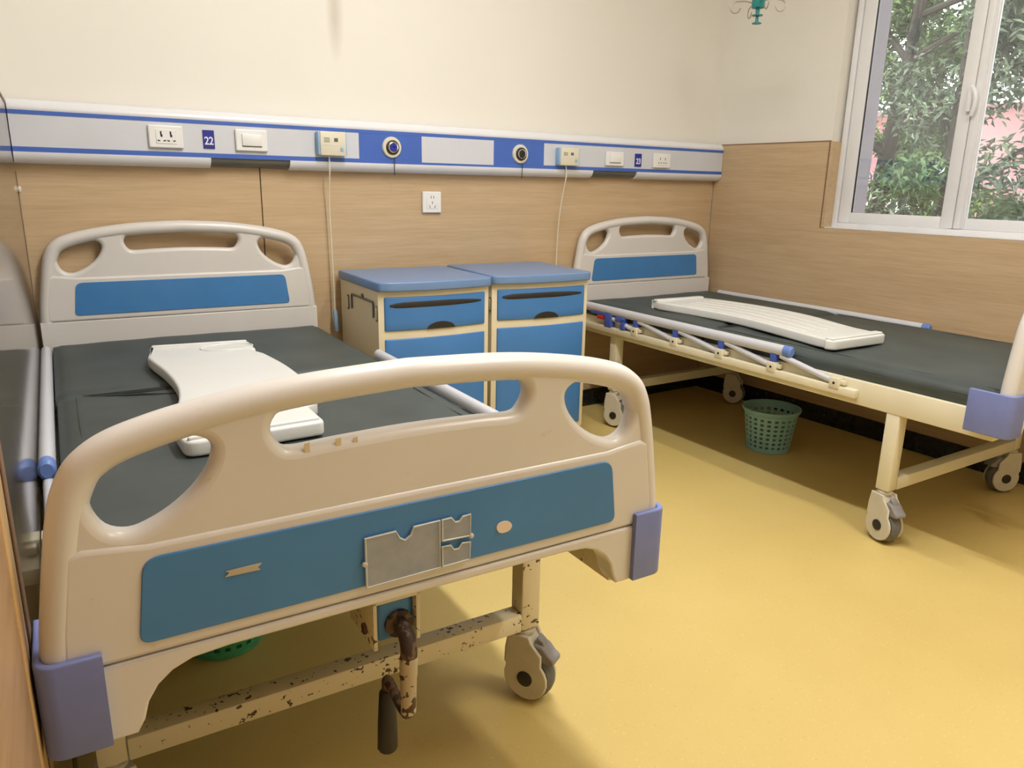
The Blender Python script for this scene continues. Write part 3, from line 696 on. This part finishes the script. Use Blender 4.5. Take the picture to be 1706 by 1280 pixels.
# ================================================================== BEDSIDE CABINETS
def bow_y(x, w, bow): return -bow * (1 - (2 * x / w) ** 2)
def bowed(name, parent, mat, x0, x1, z0, z1, yb, w, bow, th, rad=.012):
    """front panel curved outwards; back at yb"""
    b = NB(); out = round_poly([(x0, z0), (x1, z0), (x1, z1), (x0, z1)], rad, 4); n = 14
    V = []
    rows = 4
    b2 = NB(); cols = 18
    gr = []
    for j in range(rows + 1):
        zz = z0 + (z1 - z0) * j / rows
        gr.append([b2.verts.new((x0 + (x1 - x0) * i / cols, yb + bow_y(x0 + (x1 - x0) * i / cols, w, bow), zz)) for i in range(cols + 1)])
    for j in range(rows):
        for i in range(cols): b2.faces.new((gr[j][i], gr[j][i + 1], gr[j + 1][i + 1], gr[j + 1][i]))
    ret = bmesh.ops.extrude_face_region(b2, geom=b2.faces[:])
    for v in [e for e in ret['geom'] if isinstance(e, bmesh.types.BMVert)]: v.co.y -= th
    bmesh.ops.recalc_face_normals(b2, faces=b2.faces[:])
    sharp = [e for e in b2.edges if len(e.link_faces) == 2 and e.calc_face_angle(0) > 1.0]
    bmesh.ops.bevel(b2, geom=sharp, offset=.004, segments=2, profile=.5, affect='EDGES')
    merge(b, b2)
    return obj(name, b, mat, parent, 45)
def cabinet(loc, rz, label):
    w, d = .452, .405
    t = empty('bedside_cabinet', loc, rz, label, 'cabinet', 'blue and cream bedside cabinets')
    BW = .024
    # carcass: bowed plan extruded
    plan = [(-w / 2 + .006, 0), (w / 2 - .006, 0), (w / 2 - .006, -d)] + [(x, -d + bow_y(x, w, BW)) for x in [(w / 2 - .02) - (w - .04) * k / 12 for k in range(13)]] + [(-w / 2 + .006, -d)]
    b = NB(); slab(b, [plan[::-1]], .635, .005, 2, Matrix.Translation((0, 0, .09 + .3175))); cb = obj('carcass', b, 'cab_cream', t, 45)
    tp = [(-w / 2, .004), (w / 2, .004), (w / 2, -d - .010)] + [(x, -d - .022 + bow_y(x, w, BW)) for x in [(w / 2 - .012) - (w - .024) * k / 14 for k in range(15)]] + [(-w / 2, -d - .010)]
    b = NB(); slab(b, [tp[::-1]], .034, .006, 3, Matrix.Translation((0, 0, .736))); obj('top', b, 'cab_top', t, 45)
    dr = bowed('drawer', t, 'cab_blue', -w / 2 + .026, w / 2 - .026, .578, .698, -d + .004, w, BW, .010)
    # long dark grip slot, set as a recessed-looking channel lip
    b = NB(); y0 = lambda x: -d - .0062 + bow_y(x, w, BW)
    pts = [(x, y0(x) - .0006, .668 + .003 * (1 - (2 * x / w) ** 2)) for x in [-.182 + .362 * k / 18 for k in range(19)]]
    hts = [.004, .0085, .010, .0105] + [.0105] * 8 + [.010, .0095, .0088, .008, .007, .0055, .003]
    sweep(b, pts, hts, 8, True, upv=(0, 0, 1), ry=.0018); obj('grip_slot', b, 'dark', dr)
    b = NB()
    for x0_, z0_ in ((.01, .578),):
        prof = [(x0_ + .056 * math.cos(a), z0_ + .026 * math.sin(a)) for a in [math.pi * k / 14 for k in range(15)]]
        b2 = NB(); slab(b2, [prof], .004, .001, 1, XZ)
        for v in b2.verts: v.co.y += y0(v.co.x) + .0005
        merge(b, b2)
    obj('finger_pull', b, 'dark', dr)
    dg = bowed('door', t, 'cab_blue', -w / 2 + .026, w / 2 - .026, .115, .548, -d + .004, w, BW, .010)
    b = NB(); box(b, -.025, .005, -d - BW - .012, -d - BW - .004, .30, .39, .004); obj('latch', b, 'trunk_blue', dg)
    # side towel rail and slots
    b = NB(); xs = -w / 2 + .003
    sweep(b, [(xs, -.135, .622), (xs, -.135, .672), (xs, -.14, .677), (xs, -.36, .677), (xs, -.365, .672), (xs, -.365, .622)], .004, 8); obj('towel_rail', b, 'lens', t)
    for ya in (-.09, -.395):
        b = NB(); box(b, xs - .001, xs + .004, ya - .008, ya + .008, .612, .668, .002); sl_ = obj('slot_rim', b, 'lens', t)
        b = NB(); box(b, xs - .002, xs + .004, ya - .004, ya + .004, .618, .662, .001); obj('slot', b, 'cab_cream', sl_)
    b = NB(); lathe(b, [(.010, 0), (.010, .004), (.006, .005)], 12, (-w / 2 + .006, -.25, .683), (-1, 0, 0)); obj('rail_clip', b, 'lens', t)
    for sx in (-1, 1):
        for yy in (-.06, -d + .05):
            b = NB(); lathe(b, [(.012, .09), (.012, .05)], 10, (sx * (w / 2 - .05), yy, 0)); lathe(b, [(.018, -.010), (.025, -.008), (.025, .008), (.018, .010)], 16, (sx * (w / 2 - .05), yy, .026), (1, 0, 0)); obj('castor', b, 'rubber', t)
    return t
cabinet((1.248, -.042, 0), -.05, 'blue and cream bedside cabinet next to the near bed with a side towel rail')
cabinet((1.734, -.045, 0), -.085, 'blue and cream bedside cabinet standing next to the far bed')

# ================================================================== BED-HEAD TRUNKING
tk = empty('bed_head_trunking', (1.565, 0, 1.125), 0, 'long white and blue bed-head service trunking along the back wall', 'trunking')
def tkp(name, b, mat, par=tk):
    for v in b.verts: v.co -= Vector((1.565, 0, 1.125))
    return obj(name, b, mat, par, 40)
def prism_x(b, prof, x0, x1):
    A = [b.verts.new((x0, y, z)) for y, z in prof]; B = [b.verts.new((x1, y, z)) for y, z in prof]; n = len(prof)
    for k in range(n): b.faces.new((A[k], A[(k + 1) % n], B[(k + 1) % n], B[k]))
    b.faces.new(A[::-1]); b.faces.new(B)
X0, X1 = lx(0) + .0015, W - .002
def arc(cy, cz, ry, rz, a0, a1, n=9): return [(cy + ry * math.cos(R(a0 + (a1 - a0) * k / n)), cz + rz * math.sin(R(a0 + (a1 - a0) * k / n))) for k in range(n + 1)]
b = NB(); prism_x(b, [(-.001, 1.130), (-.046, 1.158), (-.046, 1.279), (-.001, 1.300)], X0, X1); tkp('channel', b, 'trunk_face')
b = NB(); prism_x(b, [(0, 1.279)] + [(-.050, 1.279)] + arc(-.020, 1.279, .033, .033, 180, 90)[1:] + [(0, 1.312)], X0, X1); tkp('top_cap', b, 'trunk_white')
low = [(0, 1.158), (0, 1.124)] + arc(-.020, 1.158, .033, .034, 270, 180)
for x0, x1 in ((X0, .574), (.848, 2.262), (2.535, X1)):
    b = NB(); prism_x(b, low, x0, x1); tkp('bottom_cap', b, 'trunk_white')
for x0, x1 in ((.574, .848), (2.262, 2.535)):
    b = NB(); prism_x(b, [(0, 1.158), (0, 1.128)] + arc(-.020, 1.158, .026, .028, 270, 180), x0, x1); tkp('lamp_lens', b, 'lens')
for z0, z1 in ((1.267, 1.279), (1.158, 1.173)):
    b = NB(); box(b, X0, X1, -.0512, -.045, z0, z1); tkp('blue_stripe', b, 'trunk_blue')
b = NB(); box(b, X0, 1.115, -.050, -.045, 1.173, 1.267); tkp('white_panel', b, 'trunk_face')
b = NB(); box(b, 1.980, X1, -.050, -.045, 1.173, 1.267); tkp('white_panel', b, 'trunk_face')
b = NB(); box(b, 1.1152, 1.9798, -.0508, -.045, 1.1732, 1.2668); tkp('blue_section', b, 'trunk_blue')
b = NB(); box(b, 1.379, 1.718, -.0525, -.050, 1.166, 1.266, .001, 1); tkp('blank_plate', b, 'trunk_face')
FY = -.050
def socket_plate(name, x0, x1, z0, z1, y, label, cat, kind, group=None):
    cx, cz = (x0 + x1) / 2, (z0 + z1) / 2
    t = empty(name, (cx, y, cz), 0, label, cat, group)
    hw, hh = (x1 - x0) / 2, (z1 - z0) / 2
    b = NB(); slab(b, [round_poly([(-hw, -hh), (hw, -hh), (hw, hh), (-hw, hh)], .004, 3)], .012, .004, 2, Matrix.Translation((0, -.006, 0)) @ XZ); pl = obj('plate', b, 'white_plate', t, 45)
    if kind == 'switch':
        b = NB(); box(b, -hw * .62, hw * .62, -.018, -.010, -hh * .52, hh * .55, .002); obj('rocker', b, 'white_plate', t)
        b = NB(); box(b, -hw * .62, hw * .62, -.0125, -.0115, -hh * .60, -hh * .52); obj('rocker_gap', b, 'lens', t)
    else:
        b = NB(); box(b, -hw * .6, hw * .6, -.0138, -.011, -hh * .62, hh * .62, .001, 1); obj('face', b, 'white_plate', t)
        def hole(x, z, a, b_, rot=0):
            bb = NB(); box(bb, -a, a, -.0004, .0004, -b_, b_); bb.transform(Matrix.Translation((x, -.0139, z)) @ Matrix.Rotation(R(rot), 4, 'Y')); obj('socket_hole', bb, 'dark', t, 0)
        if kind == 'double':
            for s in (-1, 1):
                c = s * hw * .28
                hole(c - .001, hh * .30, .0024, .006, 0); hole(c + .0005, hh * .08, .003, .004)
                hole(c - .009, -hh * .36, .0040, .0019, 12); hole(c + .009, -hh * .36, .0040, .0019, -12)
        elif kind == 'double2':
            for s in (-1, 1):
                c = s * hw * .3
                hole(c, hh * .25, .0016, .006, -8 if s > 0 else 0)
                hole(c - .008, -hh * .3, .003, .0022); hole(c + .008, -hh * .3, .003, .0022)
        else:
            for s in (-1, 1):
                hole(s * .006, hh * .48, .0011, .006); hole(s * .012, -hh * .42, .0011, .006, s * 28)
            hole(0, -.002, .0012, .0055)
    return t
socket_plate('power_socket', .383, .489, 1.184, 1.256, FY, 'white double power socket left of the number 22 plate', 'socket', 'double')
socket_plate('light_switch', .659, .768, 1.184, 1.257, FY, 'white rocker switch right of the number 22 plate', 'switch', 'switch')
socket_plate('light_switch', 2.330, 2.440, 1.181, 1.245, FY, 'white rocker switch left of the number 23 plate', 'switch', 'switch')
socket_plate('power_socket', 2.632, 2.745, 1.180, 1.248, FY, 'white double power socket right of the number 23 plate', 'socket', 'double2')
socket_plate('power_socket', 1.402, 1.488, .968, 1.054, 0, 'square white five-hole socket on the wood panel below the trunking', 'socket', 'five')
def number_plate(x0, x1, z0, z1, txt, label):
    t = empty('number_plate', ((x0 + x1) / 2, FY, (z0 + z1) / 2), 0, label, 'number plate', 'bed number plates')
    hw, hh = (x1 - x0) / 2, (z1 - z0) / 2
    b = NB(); box(b, -hw, hw, -.004, 0, -hh, hh, .0008, 1); obj('plate', b, 'number_blue', t)
    cu = bpy.data.curves.new('n', 'FONT'); cu.body = txt; cu.align_x = 'CENTER'; cu.align_y = 'CENTER'; cu.size = .036; cu.extrude = .0006; cu.offset = .0006; cu.space_character = .95
    o = bpy.data.objects.new('n', cu); C.objects.link(o); dg = bpy.context.evaluated_depsgraph_get(); me = bpy.data.meshes.new_from_object(o.evaluated_get(dg))
    bpy.data.objects.remove(o); bpy.data.curves.remove(cu)
    me.transform(Matrix.Translation((0, -.0045, -.006)) @ XZ @ Matrix.Scale(.86, 4, (1, 0, 0))); finish('digits', me, 'white_plate', t, 0)
    return t
number_plate(.553, .590, 1.188, 1.248, '22', 'small blue number plate reading 22 above the near bed, between socket and switch')
number_plate(2.516, 2.558, 1.182, 1.242, '23', 'narrow blue number plate reading 23 above the bed by the window')
def call_unit(x0, x1, z0, z1, cord, label, handset):
    t = empty('nurse_call_unit', ((x0 + x1) / 2, FY, (z0 + z1) / 2), 0, label, 'call unit', 'nurse call units on the trunking')
    hw, hh = (x1 - x0) / 2, (z1 - z0) / 2
    b = NB(); box(b, -hw, hw, -.030, 0, -hh, hh, .004); obj('back_box', b, 'pale_blue', t)
    b = NB(); box(b, -hw + .008, hw - .005, -.034, -.002, -hh - .001, hh + .001, .004); obj('front_cover', b, 'beige', t)
    b = NB()
    for k in range(4): box(b, -hw * .62, -hw * .22, -.0346, -.0335, hh * (.12 + .11 * k), hh * (.16 + .11 * k))
    obj('speaker_grille', b, 'lens', t, 0)
    b = NB(); box(b, hw * .08, hw * .34, -.0350, -.0335, hh * .16, hh * .48, .0005, 1); obj('indicator', b, 'lens', t)
    b = NB(); box(b, -hw * .7, hw * .75, -.0346, -.0335, -hh * .16, -hh * .12); obj('cover_line', b, 'trunk_face', t, 0)
    b = NB(); box(b, hw * .5, hw * .7, -.0362, -.0335, -hh * .62, -hh * .3, .001, 1); obj('call_button', b, 'pale_blue', t)
    o = Vector(t.location)
    b = NB(); sweep(b, [tuple(Vector(p) - o) for p in smooth_loop(cord, False, 5)], .0028, 8); obj('cord', b, 'beige', t)
    if handset:
        e = Vector(cord[-1]) - o
        b = NB(); sweep(b, [tuple(e), tuple(e - Vector((0, 0, .012))), tuple(e - Vector((-.003, 0, .085))), tuple(e - Vector((-.003, 0, .09)))], [.005, .0085, .0095, .006], 10); obj('handset', b, 'pale_blue', t)
    return t
call_unit(.945, 1.056, 1.180, 1.263, [(.992, -.060, 1.181), (.990, -.066, 1.13), (.992, -.050, 1.07), (.994, -.035, .98), (.997, -.034, .82), (.999, -.036, .60)], 'beige nurse call unit with a cord hanging beside the near cabinet', True)
call_unit(2.042, 2.158, 1.176, 1.250, [(2.096, -.060, 1.178), (2.096, -.066, 1.13), (2.094, -.05, 1.06), (2.088, -.035, .95), (2.084, -.03, .82), (2.082, -.03, .60)], 'beige nurse call unit with a cord dropping behind the far cabinet', False)
def outlet(x, z, label, kind):
    t = empty('gas_outlet', (x, FY, z), 0, label, 'gas outlet', 'round gas outlets on the blue section')
    b = NB(); lathe(b, [(.040, 0), (.040, .005), (.037, .009), (.026, .010)], 32, (0, 0, 0), (0, -1, 0)); obj('collar', b, 'beige', t)
    b = NB(); lathe(b, [(.027, .008), (.027, .014), (.024, .016), (.017, .016)], 28, (0, 0, 0), (0, -1, 0)); obj('outer_ring', b, 'dark', t)
    b = NB(); lathe(b, [(.0205, .015), (.0205, .019), (.0165, .020), (.015, .016)], 28, (0, 0, 0), (0, -1, 0)); obj('chrome_ring', b, 'chrome', t)
    b = NB(); lathe(b, [(.0155, .014), (.015, .022), (.006, .022), (.004, .018)], 24, (0, 0, 0), (0, -1, 0)); obj('valve', b, 'number_blue' if kind else 'dark', t)
    b = NB(); sweep(b, [(.006, -.012, -.038), (.007, -.012, -.06), (.006, -.010, -.085), (.008, -.006, -.103)], .0016, 6); obj('chain', b, 'dark', t)
outlet(1.249, 1.219, 'round gas outlet left of the blank plate on the trunking', 1)
outlet(1.852, 1.216, 'round gas outlet right of the blank plate on the trunking', 0)

# ================================================================== IV HOOK
iv = empty('drip_hook', (2.631, -.61, 1.743), 0, 'teal drip-bottle hook with wire arms hanging above the far bed', 'drip hook')
b = NB(); lathe(b, [(.004, 0), (.019, .001), (.019, .004), (.007, .008), (.0055, .030), (.022, .031), (.022, .034), (.008, .036), (.009, .058), (.024, .060), (.026, .064), (.026, .105), (.020, .110), (.016, .118), (.016, .16), (.008, .165)], 20); obj('hub', b, 'teal', iv)
b = NB(); cyl(b, (0, 0, .155), (0, 0, H - 1.743), .006, 10); obj('rod', b, 'steel', iv)
for ang, dz in ((146, .0), (-34, .01), (-120, .0), (60, .0)):
    b = NB(); d = Vector((math.cos(R(ang)), math.sin(R(ang)), 0)); z0 = .078 + dz
    pts = [d * .02 + Vector((0, 0, z0)), d * .055 + Vector((0, 0, z0 + .006)), d * .088 + Vector((0, 0, z0 + .004))]
    for k in range(8):
        a = R(90 - 38 * k); pts.append(d * (.092 + .021 * math.cos(a)) + Vector((0, 0, z0 - .018 + .021 * math.sin(a))))
    sweep(b, [tuple(p) for p in smooth_loop([tuple(p) for p in pts], False, 3)], .0022, 6); obj('wire_arm', b, 'steel', iv)

# ================================================================== WASTE BASKETS
def basket(loc, label, mat, r0=.088, r1=.113, h=.185, rz=0):
    t = empty('waste_basket', loc, rz, label, 'waste basket', 'perforated waste baskets under the beds')
    b = NB(); n = 46; rows = 17; g = []
    for j in range(rows + 1):
        zz = .012 + (h - .012) * j / rows; r = r0 + (r1 - r0) * zz / h
        g.append([b.verts.new((r * math.cos(2 * math.pi * k / n), r * math.sin(2 * math.pi * k / n), zz)) for k in range(n)])
    for j in range(rows):
        for k in range(n):
            if j % 2 == 1 and k % 2 == 1 and 0 < j < rows - 2: continue
            b.faces.new((g[j][k], g[j][(k + 1) % n], g[j + 1][(k + 1) % n], g[j + 1][k]))
    bmesh.ops.recalc_face_normals(b, faces=b.faces[:])
    bmesh.ops.solidify(b, geom=b.faces[:], thickness=.0025)
    obj('mesh_wall', b, mat, t, 30)
    b = NB(); lathe(b, [(r0 - .004, 0), (r0 + .001, .002), (r0 + .003, .014), (r0 - .002, .014), (r0 - .004, .006), (.001, .006)], 40, cap=False); obj('base', b, mat, t)
    b = NB(); lathe(b, [(r1 - .004, h - .018), (r1 + .002, h - .016), (r1 + .009, h - .004), (r1 + .009, h + .002), (r1 + .004, h + .004), (r1 - .003, h + .001), (r1 - .005, h - .016)], 44, cap=False); obj('rim', b, mat, t)
    return t
basket((2.604, -.909, 0), 'teal perforated plastic waste basket under the bed by the window', 'bin_teal')
c_, s_ = math.cos(-.0451), math.sin(-.0451); u_, v_ = -.135, -1.085
basket((.4596 + u_ * c_ - v_ * s_, -.0648 + u_ * s_ + v_ * c_, 0), 'green plastic waste basket mostly hidden under the near bed', 'bin_green')
